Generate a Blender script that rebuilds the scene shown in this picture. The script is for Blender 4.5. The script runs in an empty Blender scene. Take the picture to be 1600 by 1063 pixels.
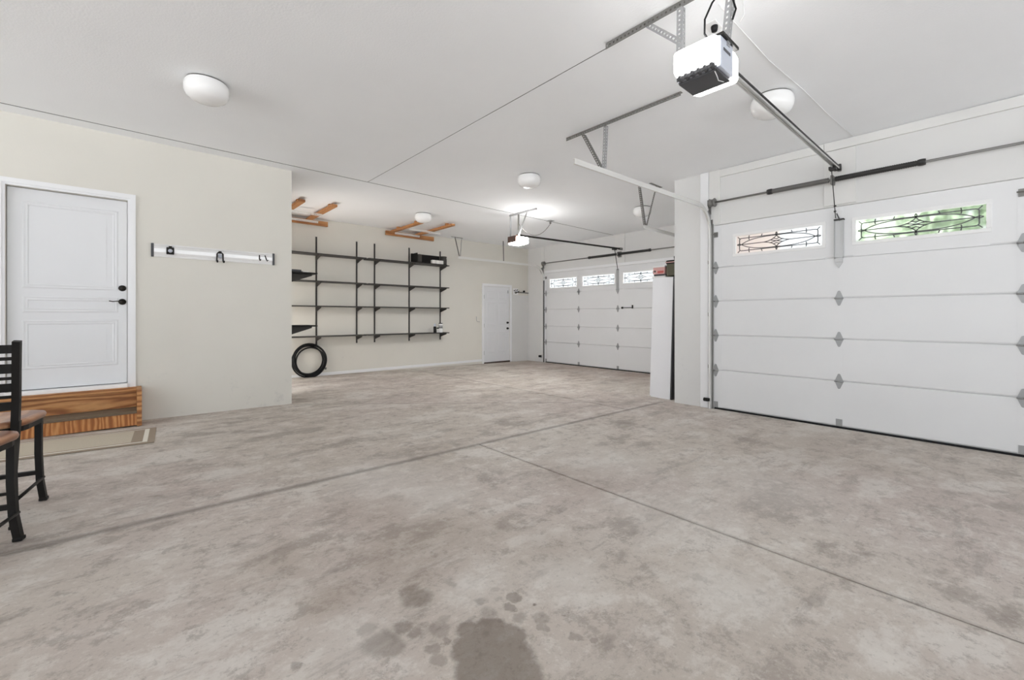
import bpy, bmesh, math, random
from mathutils import Vector, Matrix
random.seed(7)
SC = bpy.context.scene
COL = SC.collection
R = math.radians

# ------------------------------------------------------------------ camera, sky, exposure
cam = bpy.data.cameras.new('camera')
cam.sensor_width = 36.0
cam.lens = 668.62 / 1600 * 36.0
cam.shift_y = -(531.5 - 494.34) / 1600
cam.clip_start = 0.02
camo = bpy.data.objects.new('camera', cam)
camo.location = (0, 0, 1.2)
camo.rotation_euler = (R(90), 0, R(-41.913))
COL.objects.link(camo)
SC.camera = camo

world = bpy.data.worlds.new('daylight')
SC.world = world
world.use_nodes = True
bg = world.node_tree.nodes['Background']
bg.inputs[0].default_value = (0.90, 0.95, 1.0, 1)
bg.inputs[1].default_value = 1.0

sun = bpy.data.lights.new('sun', 'SUN')
sun.energy = 19.0; sun.angle = R(0.53); sun.color = (1.0, 1.0, 0.99)
suno = bpy.data.objects.new('sun', sun)
suno.rotation_euler = Vector((0.0, 0.62, 0.78)).to_track_quat('Z', 'Y').to_euler()
COL.objects.link(suno)

SC.view_settings.view_transform = 'Standard'
SC.view_settings.look = 'None'
SC.view_settings.gamma = 1
SC.view_settings.use_curve_mapping = False
SC.view_settings.exposure = 0.80
SC.cycles.use_denoising = True
SC.cycles.max_bounces = 12
SC.cycles.diffuse_bounces = 8
SC.cycles.transparent_max_bounces = 12

# ------------------------------------------------------------------ materials
MATS = {}
def mat(name, col, rough=0.6, metal=0.0, emit=None, estr=0.0, spec=None):
    if name in MATS: return MATS[name]
    m = bpy.data.materials.new(name)
    m.use_nodes = True
    b = m.node_tree.nodes['Principled BSDF']
    b.inputs['Base Color'].default_value = (*col, 1)
    b.inputs['Roughness'].default_value = rough
    b.inputs['Metallic'].default_value = metal
    if spec is not None: b.inputs['Specular IOR Level'].default_value = spec
    if emit:
        b.inputs['Emission Color'].default_value = (*emit, 1)
        b.inputs['Emission Strength'].default_value = estr
    MATS[name] = m
    return m

class NT:
    """small node-building helper"""
    def __init__(s, m): s.t = m.node_tree; s.b = s.t.nodes['Principled BSDF']
    def n(s, kind, **kw):
        nd = s.t.nodes.new(kind)
        for k, v in kw.items(): setattr(nd, k, v)
        return nd
    def l(s, a, b): s.t.links.new(a, b)
    def val(s, sock, v):
        if hasattr(v, 'node'): s.l(v, sock)
        else: sock.default_value = v
    def math(s, op, a, b=0.0, clamp=False):
        nd = s.n('ShaderNodeMath', operation=op, use_clamp=clamp)
        s.val(nd.inputs[0], a); s.val(nd.inputs[1], b)
        return nd.outputs[0]
    def pos(s): return s.n('ShaderNodeNewGeometry').outputs['Position']
    def noise(s, vec, scale, detail=4, rough=0.55, stretch=None, rot=0.0, out='Fac'):
        if stretch:
            mp = s.n('ShaderNodeMapping'); mp.inputs['Scale'].default_value = stretch
            mp.inputs['Rotation'].default_value = (0, 0, rot)
            s.l(vec, mp.inputs['Vector']); vec = mp.outputs[0]
        nd = s.n('ShaderNodeTexNoise')
        nd.inputs['Scale'].default_value = scale; nd.inputs['Detail'].default_value = detail
        nd.inputs['Roughness'].default_value = rough
        s.l(vec, nd.inputs['Vector'])
        return nd.outputs[out]
    def ramp(s, fac, stops, interp='LINEAR'):
        nd = s.n('ShaderNodeValToRGB'); cr = nd.color_ramp; cr.interpolation = interp
        while len(cr.elements) < len(stops): cr.elements.new(0.5)
        for e, (p, c) in zip(cr.elements, stops):
            e.position = p; e.color = (*c, 1) if len(c) == 3 else c
        s.l(fac, nd.inputs[0]); return nd.outputs[0]
    def smooth(s, v, a, b, lo=0.0, hi=1.0):
        nd = s.n('ShaderNodeMapRange', interpolation_type='SMOOTHSTEP')
        s.val(nd.inputs[0], v)
        for i, x in ((1, a), (2, b), (3, lo), (4, hi)): nd.inputs[i].default_value = x
        return nd.outputs[0]
    def mix(s, fac, a, b, mode='MIX'):
        nd = s.n('ShaderNodeMix', data_type='RGBA', blend_type=mode)
        s.val(nd.inputs[0], fac)
        for i, x in ((6, a), (7, b)):
            if hasattr(x, 'node'): s.l(x, nd.inputs[i])
            else: nd.inputs[i].default_value = (*x, 1)
        return nd.outputs[2]
    def bump(s, h, strength, dist=0.01):
        nd = s.n('ShaderNodeBump'); nd.inputs['Strength'].default_value = strength
        nd.inputs['Distance'].default_value = dist
        s.l(h, nd.inputs['Height']); s.l(nd.outputs[0], s.b.inputs['Normal'])

def painted(name, col, rough, bump=0.08, scale=90, var=0.03, scuff=0.0):
    m = mat(name, col, rough); t = NT(m); p = t.pos()
    lo = tuple(c * (1 - var) for c in col); hi = tuple(min(1, c * (1 + var)) for c in col)
    c = t.ramp(t.noise(p, 1.3, 5), [(0.3, lo), (0.7, hi)])
    if scuff:
        z = t.n('ShaderNodeSeparateXYZ'); t.l(p, z.inputs[0])
        low = t.smooth(z.outputs[2], 0.1, 1.0, 1.0, 0.0)
        sp = t.ramp(t.noise(p, 5.0, 8, 0.7), [(0.60, (0, 0, 0)), (0.72, (1, 1, 1))])
        f = t.math('MULTIPLY', t.math('MULTIPLY', sp, low), scuff)
        c = t.mix(f, c, (0.32, 0.32, 0.33))
    t.l(c, t.b.inputs['Base Color'])
    t.bump(t.noise(p, scale, 3), bump, 0.004)
    return m

M_CEIL = painted('ceiling_paint', (0.90, 0.915, 0.935), 0.9, 0.35, 70, 0.012)
M_CREAM = painted('cream_wall_paint', (0.71, 0.69, 0.635), 0.8, 0.10, 80, 0.02, 0.25)
M_WHITEWALL = painted('white_wall_paint', (0.71, 0.708, 0.70), 0.8, 0.10, 80, 0.025, 0.35)
M_TRIM = painted('white_trim_paint', (0.83, 0.835, 0.85), 0.45, 0.03, 60, 0.015)
M_DOOR = painted('white_door_paint', (0.745, 0.755, 0.775), 0.4, 0.03, 120, 0.012)
M_GDOOR = painted('white_door_steel', (0.76, 0.765, 0.775), 0.42, 0.03, 240, 0.02)
M_CAB = painted('white_cabinet_laminate', (0.84, 0.845, 0.87), 0.4, 0.02, 100, 0.01)
M_BOARD = painted('whitewashed_board', (0.74, 0.735, 0.72), 0.75, 0.1, 40, 0.06)
M_GLOBE = mat('opal_glass', (0.86, 0.86, 0.86), 0.25)
M_DARKGAP = mat('dark_joint', (0.10, 0.10, 0.10), 0.9)
M_CEILGAP = mat('ceiling_joint_shadow_gap', (0.12, 0.125, 0.13), 0.9)
M_GALV = mat('galvanised_steel', (0.40, 0.405, 0.41), 0.45, 0.6)
M_GALVD = mat('dull_galvanised_steel', (0.22, 0.215, 0.205), 0.5, 0.6)
M_TRACK = mat('bright_galvanised_track', (0.78, 0.78, 0.76), 0.36, 0.45)
M_HINGE = mat('zinc_hinge', (0.36, 0.365, 0.37), 0.45, 0.55)
M_RAILST = mat('bright_rail_steel', (0.66, 0.66, 0.65), 0.35, 0.5)
M_BLKMETAL = mat('black_powder_coat', (0.012, 0.011, 0.010), 0.5, 0, spec=0.22)
M_SHELF = mat('dark_grey_shelf', (0.055, 0.052, 0.048), 0.55, 0, spec=0.25)
M_RUBBER = mat('black_rubber', (0.008, 0.008, 0.009), 0.5, 0, spec=0.25)
M_SPRING = mat('black_torsion_spring', (0.035, 0.034, 0.033), 0.5, 0.3)
M_OLDSPR = mat('worn_grey_spring', (0.16, 0.155, 0.15), 0.45, 0.6)
M_BRONZE = mat('oil_rubbed_bronze', (0.02, 0.017, 0.014), 0.32, 0.6)
M_RED = mat('red_plastic', (0.50, 0.10, 0.09), 0.45)
M_REDFADE = mat('faded_red_card', (0.62, 0.36, 0.34), 0.6)
M_WHITEPL = mat('white_plastic', (0.82, 0.82, 0.82), 0.4)
M_GREYPL = mat('blue_grey_plastic', (0.50, 0.53, 0.60), 0.4)
M_DARKPL = mat('charcoal_plastic', (0.05, 0.05, 0.055), 0.4)
M_BROWNPL = mat('brown_plastic', (0.075, 0.038, 0.028), 0.4)
M_LENS = mat('lit_lens', (0.9, 0.9, 0.9), 0.35, 0, (1, 0.985, 0.96), 9.0)
M_LENS2 = mat('lit_lens_far', (0.9, 0.9, 0.9), 0.35, 0, (1, 0.985, 0.96), 45.0)
M_LENS3 = mat('lit_lens_down', (0.9, 0.9, 0.9), 0.35, 0, (1, 0.99, 0.975), 112.0)
M_CAME = mat('lead_came', (0.12, 0.12, 0.125), 0.5, 0.4)
M_PAPER = mat('white_card', (0.78, 0.77, 0.75), 0.6)
M_KHAKI = mat('khaki_fabric', (0.10, 0.095, 0.065), 0.8)

def alu():
    m = mat('brushed_aluminium', (0.86, 0.86, 0.86), 0.3, 0.35); t = NT(m); p = t.pos()
    t.bump(t.noise(p, 60, 3, stretch=(0.4, 1, 12)), 0.05, 0.002); return m
M_ALU = alu()

def wood(name, dark, mid, light, scale=9, axis='X', rough=0.55, knots=True):
    m = mat(name, mid, rough); t = NT(m)
    tc = t.n('ShaderNodeTexCoord').outputs['Object']
    st = (0.16, 1, 1) if axis == 'X' else (1, 0.16, 1) if axis == 'Y' else (1, 1, 0.16)
    mp = t.n('ShaderNodeMapping'); mp.inputs['Scale'].default_value = st
    t.l(tc, mp.inputs['Vector'])
    warp = t.noise(mp.outputs[0], 5.0 if knots else 3.0, 3, 0.5, out='Color')
    vm = t.n('ShaderNodeVectorMath', operation='MULTIPLY_ADD')
    t.l(warp, vm.inputs[0]); vm.inputs[1].default_value = (0.16,) * 3; t.l(mp.outputs[0], vm.inputs[2])
    wv = t.n('ShaderNodeTexWave', wave_type='RINGS', rings_direction={'X': 'X', 'Y': 'Y', 'Z': 'Z'}[axis])
    wv.inputs['Scale'].default_value = scale; wv.inputs['Distortion'].default_value = 5.5 if knots else 2.5
    wv.inputs['Detail'].default_value = 2; wv.inputs['Detail Scale'].default_value = 1.5
    t.l(vm.outputs[0], wv.inputs['Vector'])
    c = t.ramp(wv.outputs['Fac'], [(0.0, dark), (0.45, mid), (1.0, light)])
    fine = t.noise(mp.outputs[0], 90, 3)
    c = t.mix(t.smooth(fine, 0.4, 0.75, 0, 0.35), c, dark)
    t.l(c, t.b.inputs['Base Color']); return m
M_PINE = wood('stained_pine', (0.26, 0.095, 0.028), (0.47, 0.205, 0.065), (0.58, 0.30, 0.115), 6.5, 'X')
M_PINEV = wood('stained_plywood', (0.30, 0.10, 0.025), (0.46, 0.175, 0.045), (0.60, 0.29, 0.10), 9, 'Z')
M_TREAD = mat('worn_brown_tread', (0.16, 0.115, 0.075), 0.8)
M_STUD = wood('rack_lumber', (0.30, 0.12, 0.04), (0.48, 0.215, 0.075), (0.58, 0.30, 0.12), 8, 'X', 0.65, False)
M_SEAT = wood('chestnut_seat', (0.24, 0.095, 0.042), (0.44, 0.21, 0.10), (0.56, 0.33, 0.19), 5, 'Y', 0.3)

def floor_px(u, v):
    """photo pixel on the (slightly sloping) floor -> X, Y in metres"""
    F, Y0, YAW = 668.62, 494.34, R(41.913)
    a = (u - 800) / F; b = (Y0 - v) / F
    dx, dy = math.sin(YAW) + a * math.cos(YAW), math.cos(YAW) - a * math.sin(YAW)
    k = (0.048 - 1.2) / (b + 0.016 * dx)
    return dx * k, dy * k

def concrete():
    m = mat('stained_concrete', (0.42, 0.38, 0.34), 0.62); t = NT(m); p = t.pos()
    big = t.noise(p, 0.55, 5, 0.6)
    c = t.ramp(big, [(0.30, (0.40, 0.36, 0.322)), (0.50, (0.475, 0.435, 0.395)), (0.70, (0.53, 0.50, 0.465))])
    hue = t.noise(p, 0.42, 3, 0.5)
    c = t.mix(t.smooth(hue, 0.42, 0.62, 0, 0.7), c, (0.44, 0.385, 0.362))
    sx = t.n('ShaderNodeSeparateXYZ'); t.l(p, sx.inputs[0])
    # cream-toned trowel clouds and darker scuffed clouds
    cl = t.noise(p, 1.5, 12, 0.72, stretch=(0.8, 1.4, 1), rot=0.5)
    c = t.mix(t.smooth(cl, 0.51, 0.59, 0, 0.62), c, (0.60, 0.58, 0.55))
    c = t.mix(t.smooth(cl, 0.47, 0.39, 0, 0.68), c, (0.285, 0.25, 0.225))
    sw = t.noise(p, 2.6, 12, 0.78, stretch=(0.35, 1.5, 1), rot=-0.25)
    c = t.mix(t.smooth(sw, 0.53, 0.63, 0, 0.52), c, (0.27, 0.24, 0.22))
    mt = t.noise(p, 6.5, 12, 0.78)
    c = t.mix(t.smooth(mt, 0.52, 0.61, 0, 0.46), c, (0.62, 0.60, 0.565))
    c = t.mix(t.smooth(mt, 0.47, 0.39, 0, 0.50), c, (0.24, 0.212, 0.19))
    fn = t.noise(p, 38, 8, 0.78)
    c = t.mix(t.smooth(fn, 0.54, 0.64, 0, 0.40), c, (0.22, 0.20, 0.18))
    c = t.mix(t.smooth(fn, 0.45, 0.34, 0, 0.36), c, (0.64, 0.62, 0.59))
    pk = t.noise(p, 22, 2, 0.5)
    c = t.mix(t.smooth(pk, 0.76, 0.80, 0, 0.5), c, (0.12, 0.105, 0.095))
    # distorted position for blots
    dn = t.noise(p, 9.0, 9, 0.72, out='Color')
    vm = t.n('ShaderNodeVectorMath', operation='MULTIPLY_ADD')
    t.l(dn, vm.inputs[0]); vm.inputs[1].default_value = (0.09, 0.09, 0); t.l(p, vm.inputs[2])
    off = t.n('ShaderNodeVectorMath', operation='SUBTRACT'); t.l(vm.outputs[0], off.inputs[0])
    off.inputs[1].default_value = (0.045, 0.045, 0)
    flat = t.n('ShaderNodeVectorMath', operation='MULTIPLY'); t.l(off.outputs[0], flat.inputs[0])
    flat.inputs[1].default_value = (1, 1, 0)
    def blot(u, v, r, strength, soft):
        x, y = floor_px(u, v)
        d = t.n('ShaderNodeVectorMath', operation='DISTANCE'); t.l(flat.outputs[0], d.inputs[0])
        d.inputs[1].default_value = (x, y, 0)
        return t.smooth(d.outputs['Value'], r * (1 - soft), r * (1 + soft), strength, 0.0)
    def union(lst):
        acc = None
        for b in lst:
            o = blot(*b); acc = o if acc is None else t.math('MAXIMUM', acc, o)
        return acc
    crisp = [(650,934,.062,.50,.3),(640,924,.045,.45,.3),(597,1005,.062,.52,.35),(612,1012,.050,.5,.3),(575,984,.034,.42,.3),
             (632,979,.034,.48,.3),(688,984,.040,.34,.25),(697,968,.022,.26,.3),(697,1002,.018,.42,.2),(675,1015,.026,.42,.25),
             (685,1030,.028,.36,.25),(763,956,.034,.34,.3),(754,940,.022,.30,.2),(773,923,.018,.28,.2),(805,934,.030,.50,.2),
             (797,949,.027,.50,.2),(813,964,.030,.36,.25),(846,966,.032,.34,.25),(847,980,.022,.34,.2),(665,977,.020,.24,.3),
             (650,989,.022,.26,.3),(896,994,.020,.36,.25),(838,945,.009,.75,.3),(463,1042,.022,.42,.3),(903,996,.018,.36,.2),
             (925,1000,.013,.40,.2),(705,913,.020,.40,.4),(735,985,.05,.62,.2),(765,985,.07,.66,.18),(800,990,.055,.62,.22),
             (745,1015,.09,.66,.15),(790,1020,.09,.66,.18),(760,1050,.10,.66,.18),(805,1055,.09,.62,.2),(780,1075,.12,.66,.2),
             (410,752,.05,.26,.5),(690,790,.06,.22,.6),(517,781,.04,.30,.5)]
    c = t.mix(union(crisp), c, (0.125, 0.098, 0.080))
    c = t.mix(union([(640,865,.26,.40,.8),(700,835,.25,.34,.9),(590,800,.20,.25,.9),(520,930,.12,.42,.8),(740,830,.2,.30,.9),
                     (860,860,.16,.30,.8),(900,745,.30,.25,.9),(440,890,.2,.25,.9),(1280,700,.8,.24,.9)]), c, (0.255, 0.205, 0.165))
    c = t.mix(union([(600,745,.35,.40,.9),(1140,920,.18,.42,.8),(880,900,.14,.38,.9),(680,775,.22,.4,.9),(1060,800,.35,.34,.9),
                     (960,720,.4,.30,.9),(1180,760,.4,.30,.9),(740,920,.12,.30,.9),(560,1000,.12,.25,.9)]), c, (0.60, 0.585, 0.56))
    # grime gathered along the control joints
    def line(a, b, c0, w, s):
        d = t.math('ABSOLUTE', t.math('ADD', t.math('ADD', t.math('MULTIPLY', sx.outputs[0], a), t.math('MULTIPLY', sx.outputs[1], b)), c0))
        d = t.math('ADD', d, t.math('MULTIPLY', t.math('SUBTRACT', mt, 0.5), w * 1.2))
        return t.smooth(d, w * 0.15, w, s, 0.0)
    j = line(0, 1, -3.165, 0.055, 0.55)
    left = t.smooth(sx.outputs[0], 5.6, 5.8, 1, 0)
    g = t.math('MULTIPLY', j, left)
    c = t.mix(g, c, (0.15, 0.135, 0.12))
    far = t.smooth(sx.outputs[1], 3.1, 3.3, 0, 1)
    g2 = t.math('MULTIPLY', line(1, 0, -4.90, 0.05, 0.35), far)
    c = t.mix(g2, c, (0.17, 0.15, 0.135))
    g3 = t.math('MULTIPLY', line(0.594, 0.804, -5.975, 0.04, 0.35), far)
    c = t.mix(g3, c, (0.17, 0.15, 0.135))
    near = t.smooth(sx.outputs[1], 3.1, 3.2, 1, 0)
    c = t.mix(t.math('MULTIPLY', line(1, 0, -2.428, 0.03, 0.30), near), c, (0.2, 0.18, 0.16))
    # rusty wash by the far garage door
    rw = t.math('MULTIPLY', t.smooth(sx.outputs[0], 6.0, 8.6, 0, 0.55), t.smooth(t.noise(p, 1.1, 5), 0.35, 0.65))
    c = t.mix(t.math('MULTIPLY', rw, far), c, (0.30, 0.225, 0.18))
    c = t.mix(1.0, c, (1.09, 1.07, 1.05), 'MULTIPLY')
    t.l(c, t.b.inputs['Base Color'])
    t.l(t.smooth(big, 0.3, 0.7, 0.5, 0.75), t.b.inputs['Roughness'])
    t.b.inputs['Specular IOR Level'].default_value = 0.3
    t.bump(t.noise(p, 45, 5, 0.7), 0.10, 0.004)
    return m
M_CONC = concrete()

def glass():
    m = bpy.data.materials.new('textured_leaded_glass'); m.use_nodes = True
    nt = m.node_tree; nt.nodes.clear()
    o = nt.nodes.new('ShaderNodeOutputMaterial')
    rf = nt.nodes.new('ShaderNodeBsdfRefraction'); rf.inputs['IOR'].default_value = 1.04
    rf.inputs['Roughness'].default_value = 0.3; rf.inputs['Color'].default_value = (0.96, 0.97, 0.96, 1)
    gl = nt.nodes.new('ShaderNodeBsdfGlossy'); gl.inputs['Roughness'].default_value = 0.1
    geo = nt.nodes.new('ShaderNodeNewGeometry'); nz = nt.nodes.new('ShaderNodeTexNoise')
    nz.inputs['Scale'].default_value = 60; nt.links.new(geo.outputs['Position'], nz.inputs['Vector'])
    bp = nt.nodes.new('ShaderNodeBump'); bp.inputs['Strength'].default_value = 0.25; bp.inputs['Distance'].default_value = 0.006
    nt.links.new(nz.outputs['Fac'], bp.inputs['Height'])
    nt.links.new(bp.outputs[0], rf.inputs['Normal'])
    mx = nt.nodes.new('ShaderNodeMixShader'); mx.inputs[0].default_value = 0.05
    nt.links.new(rf.outputs[0], mx.inputs[1]); nt.links.new(gl.outputs[0], mx.inputs[2])
    nt.links.new(mx.outputs[0], o.inputs['Surface']); return m
M_GLASS = glass()

def leafmat():
    m = mat('tree_leaves', (0.10, 0.22, 0.05), 0.6); t = NT(m)
    c = t.ramp(t.noise(t.pos(), 2.5, 3), [(0.3, (0.28, 0.38, 0.25)), (0.7, (0.46, 0.56, 0.38))])
    t.l(c, t.b.inputs['Base Color']); return m
M_LEAF = leafmat()
M_BARK = mat('bark', (0.10, 0.07, 0.05), 0.9)
M_HOUSE = mat('salmon_stucco', (0.50, 0.40, 0.37), 0.8)
M_BOUNCE = mat('bounce_ground', (0.5, 0.505, 0.51), 0.9)

# ------------------------------------------------------------------ mesh helpers
class MB:
    """collects shapes in world coordinates, links them as ONE mesh object"""
    def __init__(s): s.v = []; s.f = []; s.smooth = set()
    def add(s, vs, fs, smooth=False):
        k = len(s.v); s.v += [tuple(q) for q in vs]
        for f in fs:
            if smooth: s.smooth.add(len(s.f))
            s.f.append(tuple(i + k for i in f))
        return s
    def box(s, x0, x1, y0, y1, z0, z1, b=0.0):
        if b <= 0:
            vs = [(x, y, z) for x in (x0, x1) for y in (y0, y1) for z in (z0, z1)]
            fs = [(0,1,3,2),(4,6,7,5),(0,4,5,1),(2,3,7,6),(0,2,6,4),(1,5,7,3)]
            return s.add(vs, fs)
        bm = bmesh.new(); bmesh.ops.create_cube(bm, size=1)
        for v in bm.verts:
            v.co = ((x0+x1)/2 + v.co.x*(x1-x0), (y0+y1)/2 + v.co.y*(y1-y0), (z0+z1)/2 + v.co.z*(z1-z0))
        bmesh.ops.bevel(bm, geom=bm.edges[:], offset=b, segments=2, profile=0.6, affect='EDGES')
        return s.addbm(bm)
    def addbm(s, bm, smooth=False):
        bm.verts.index_update()
        s.add([v.co[:] for v in bm.verts], [[v.index for v in f.verts] for f in bm.faces], smooth)
        bm.free(); return s
    def sweep(s, path, prof, side=None, closed=False, smooth=False, caps=True):
        """prof: list of (n, b) points; b runs along `side`, n along side x tangent"""
        P = [Vector(q) for q in path]; n = len(P); m = len(prof); vs = []
        prev = None
        for i, q in enumerate(P):
            a = P[(i-1) % n] if (closed or i > 0) else P[i]; c = P[(i+1) % n] if (closed or i < n-1) else P[i]
            T = (c - a).normalized()
            if side is not None: B = Vector(side); B = (B - T * B.dot(T)).normalized()
            else:
                if prev is None:
                    up = Vector((0,0,1)) if abs(T.z) < 0.9 else Vector((1,0,0))
                    B = T.cross(up).normalized()
                else: B = (prev - T * prev.dot(T)).normalized()
                prev = B
            N = B.cross(T)
            sc = 1.0
            if 0 < i < n-1 or closed:
                d1 = (P[i]-a).normalized(); ca = max(0.5, T.dot(d1)); sc = 1.0 / ca
            for (pn, pb) in prof: vs.append(q + N*pn*(sc if side is not None else 1) + B*pb)
        fs = []
        for i in range(n if closed else n-1):
            j = (i+1) % n
            for k in range(m):
                l = (k+1) % m; fs.append((i*m+k, i*m+l, j*m+l, j*m+k))
        s.add(vs, fs, smooth)
        if caps and not closed:
            k0 = len(s.v) - n*m
            s.f.append(tuple(k0 + i for i in reversed(range(m)))); s.f.append(tuple(k0 + (n-1)*m + i for i in range(m)))
        return s
    def tube(s, path, r, seg=8, closed=False):
        return s.sweep(path, [(r*math.cos(2*math.pi*i/seg), r*math.sin(2*math.pi*i/seg)) for i in range(seg)], None, closed, True)
    def bar(s, p0, p1, wn, wb, side):
        return s.sweep([p0, p1], [(-wn/2,-wb/2),(wn/2,-wb/2),(wn/2,wb/2),(-wn/2,wb/2)], side)
    def lathe(s, c, prof, seg=32, axis='Z'):
        vs = []; m = len(prof)
        for i in range(seg):
            a = 2*math.pi*i/seg
            for (r, h) in prof:
                q = (r*math.cos(a), r*math.sin(a), h)
                if axis == 'X': q = (q[2], q[0], q[1])
                if axis == 'Y': q = (q[1], q[2], q[0])
                vs.append((c[0]+q[0], c[1]+q[1], c[2]+q[2]))
        fs = [(i*m+k, ((i+1)%seg)*m+k, ((i+1)%seg)*m+k+1, i*m+k+1) for i in range(seg) for k in range(m-1)]
        return s.add(vs, fs, True)
    def cyl(s, p0, p1, r, seg=14): return s.tube([p0, p1], r, seg)
    def prism(s, poly, vec):
        n = len(poly); v = Vector(vec)
        a = [Vector(q) for q in poly]
        fs = [tuple(range(n)), tuple(reversed(range(n, 2*n)))] + [(i, i+n, (i+1)%n+n, (i+1)%n) for i in range(n)]
        return s.add(a + [q + v for q in a], fs)
    def perf(s, p0, p1, wdir, w=0.036, th=0.003, pitch=0.03):
        """perforated strap: two rails joined by rungs, the gaps are the slots"""
        p0, p1, wd = Vector(p0), Vector(p1), Vector(wdir).normalized()
        T = (p1-p0); L = T.length; T.normalize(); nv = T.cross(wd).normalized()
        def bx(a, b, c0, c1):
            q = [p0 + T*x + wd*y + nv*z for x in (a, b) for y in (c0, c1) for z in (-th/2, th/2)]
            s.add(q, [(0,1,3,2),(4,6,7,5),(0,4,5,1),(2,3,7,6),(0,2,6,4),(1,5,7,3)])
        bx(0, L, -w/2, -w*0.17); bx(0, L, w*0.17, w/2)
        n = max(1, int(L/pitch))
        for i in range(n+1):
            x = min(L - 0.008, i*L/n); bx(x, x + pitch*0.55 if x + pitch*0.55 < L else L, -w*0.18, w*0.18)
        return s
    def angle(s, p0, p1, d1, d2, w=0.036):
        """perforated L angle: two straps meeting at the p0-p1 edge"""
        p0, p1, d1, d2 = (Vector(q) for q in (p0, p1, d1, d2))
        d1.normalize(); d2.normalize()
        s.perf(p0 + d1*w/2, p1 + d1*w/2, d1, w); s.perf(p0 + d2*w/2, p1 + d2*w/2, d2, w); return s
    def build(s, name, m, parent=None, sharp=35):
        o = (0, 0, 0)
        if parent is not None: o = ORG.get(parent.name, (0, 0, 0))
        me = bpy.data.meshes.new(name)
        me.from_pydata([(v[0]-o[0], v[1]-o[1], v[2]-o[2]) for v in s.v], [], s.f)
        bm = bmesh.new(); bm.from_mesh(me)
        bmesh.ops.recalc_face_normals(bm, faces=bm.faces[:]); bm.to_mesh(me); bm.free()
        for i in s.smooth: me.polygons[i].use_smooth = True
        me.materials.append(m)
        ob = bpy.data.objects.new(name, me); COL.objects.link(ob)
        if parent is not None:
            ob.parent = parent; ORG[ob.name] = o
        return ob
ORG = {}
def tag(o, label, cat, group=None):
    o['label'] = label; o['category'] = cat
    if group: o['group'] = group
    return o
def thing(name, loc, label, cat, group=None):
    o = bpy.data.objects.new(name, None); o.empty_display_size = 0.1
    o.location = loc; COL.objects.link(o); ORG[o.name] = loc
    return tag(o, label, cat, group)
def struct(o):
    o['kind'] = 'structure'; return o
def sroot(name, loc=(0,0,0)):
    o = bpy.data.objects.new(name, None); o.empty_display_size = 0.1
    o.location = loc; COL.objects.link(o); ORG[o.name] = loc; o['kind'] = 'structure'; return o
def copytree(src, loc):
    c = src.copy(); COL.objects.link(c); c.location = loc
    def rec(a, b):
        for ch in list(a.children):
            d = ch.copy(); COL.objects.link(d); d.parent = b; rec(ch, d)
    rec(src, c); return c
def fz(x): return -0.016*(x-3)

# ------------------------------------------------------------------ room shell
ZC = 3.155; XR = 5.873; XF = 8.706; YL = 6.266; YB = 8.991; XE = 1.640
X0, X1, Y0_, Y1 = -6.6, 8.86, -4.6, 9.12

def clip(poly, a, b, c):
    """keep a*x+b*y+c <= 0"""
    out = []
    for i, p in enumerate(poly):
        q = poly[(i+1) % len(poly)]
        dp = a*p[0]+b*p[1]+c; dq = a*q[0]+b*q[1]+c
        if dp <= 0: out.append(p)
        if dp*dq < 0:
            k = dp/(dp-dq); out.append((p[0]+(q[0]-p[0])*k, p[1]+(q[1]-p[1])*k))
    return out
def chamfer_slab(poly, zf, th, cw):
    """slab with a small chamfer round its top edge"""
    n = len(poly); cx = sum(p[0] for p in poly)/n; cy = sum(p[1] for p in poly)/n
    inn = []
    for i, p in enumerate(poly):
        a = Vector(poly[i-1]); b = Vector(p); c = Vector(poly[(i+1) % n])
        d1 = (a-b).normalized(); d2 = (c-b).normalized(); bis = d1+d2
        sn = abs(d1.x*d2.y-d1.y*d2.x)
        inn.append(tuple(b + bis*(cw/max(0.15, sn))))
    v = [(x, y, zf(x)) for x, y in inn] + [(x, y, zf(x)-cw*0.8) for x, y in poly] + [(x, y, zf(x)-th) for x, y in poly]
    f = [tuple(range(n))]
    for i in range(n):
        j = (i+1) % n; f += [(i, n+i, n+j, j), (n+i, 2*n+i, 2*n+j, n+j)]
    return v, f

fl = MB()
fl.add([(X0, Y0_, fz(X0)-0.03), (X1, Y0_, fz(X1)-0.03), (X1, Y1, fz(X1)-0.03), (X0, Y1, fz(X0)-0.03),
        (X0, Y0_, fz(X0)-0.2), (X1, Y0_, fz(X1)-0.2), (X1, Y1, fz(X1)-0.2), (X0, Y1, fz(X0)-0.2)],
       [(0,1,2,3),(4,5,6,7),(0,1,5,4),(1,2,6,5),(2,3,7,6),(3,0,4,7)])
floor = struct(fl.build('floor', M_DARKGAP))
G = 0.006
YJ, XJ, XK = 3.165, 2.428, 4.90
box0 = [(X0, Y0_), (X1, Y0_), (X1, Y1), (X0, Y1)]
DA = (0.594, 0.804, -5.975)
def gapcut(p, lines):
    for (a, b, c, sgn, g) in lines:
        n = math.hypot(a, b); a, b, c = a/n, b/n, c/n
        p = clip(p, a*sgn, b*sgn, c*sgn + g)
    return p
jY = (0, 1, -YJ); jX = (1, 0, -XJ); jK = (1, 0, -XK)
slabs = [
    [(*jY, 1, .003), (*jX, 1, G)], [(*jY, 1, .003), (*jX, -1, G)],
    [(*jY, -1, .003), (*jK, 1, .002), (*DA, 1, .002)], [(*jY, -1, .003), (*jK, 1, .002), (*DA, -1, .002)],
    [(*jY, -1, .003), (*jK, -1, .002), (*DA, 1, .002)], [(*jY, -1, .003), (*jK, -1, .002), (*DA, -1, .002)]]
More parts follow.
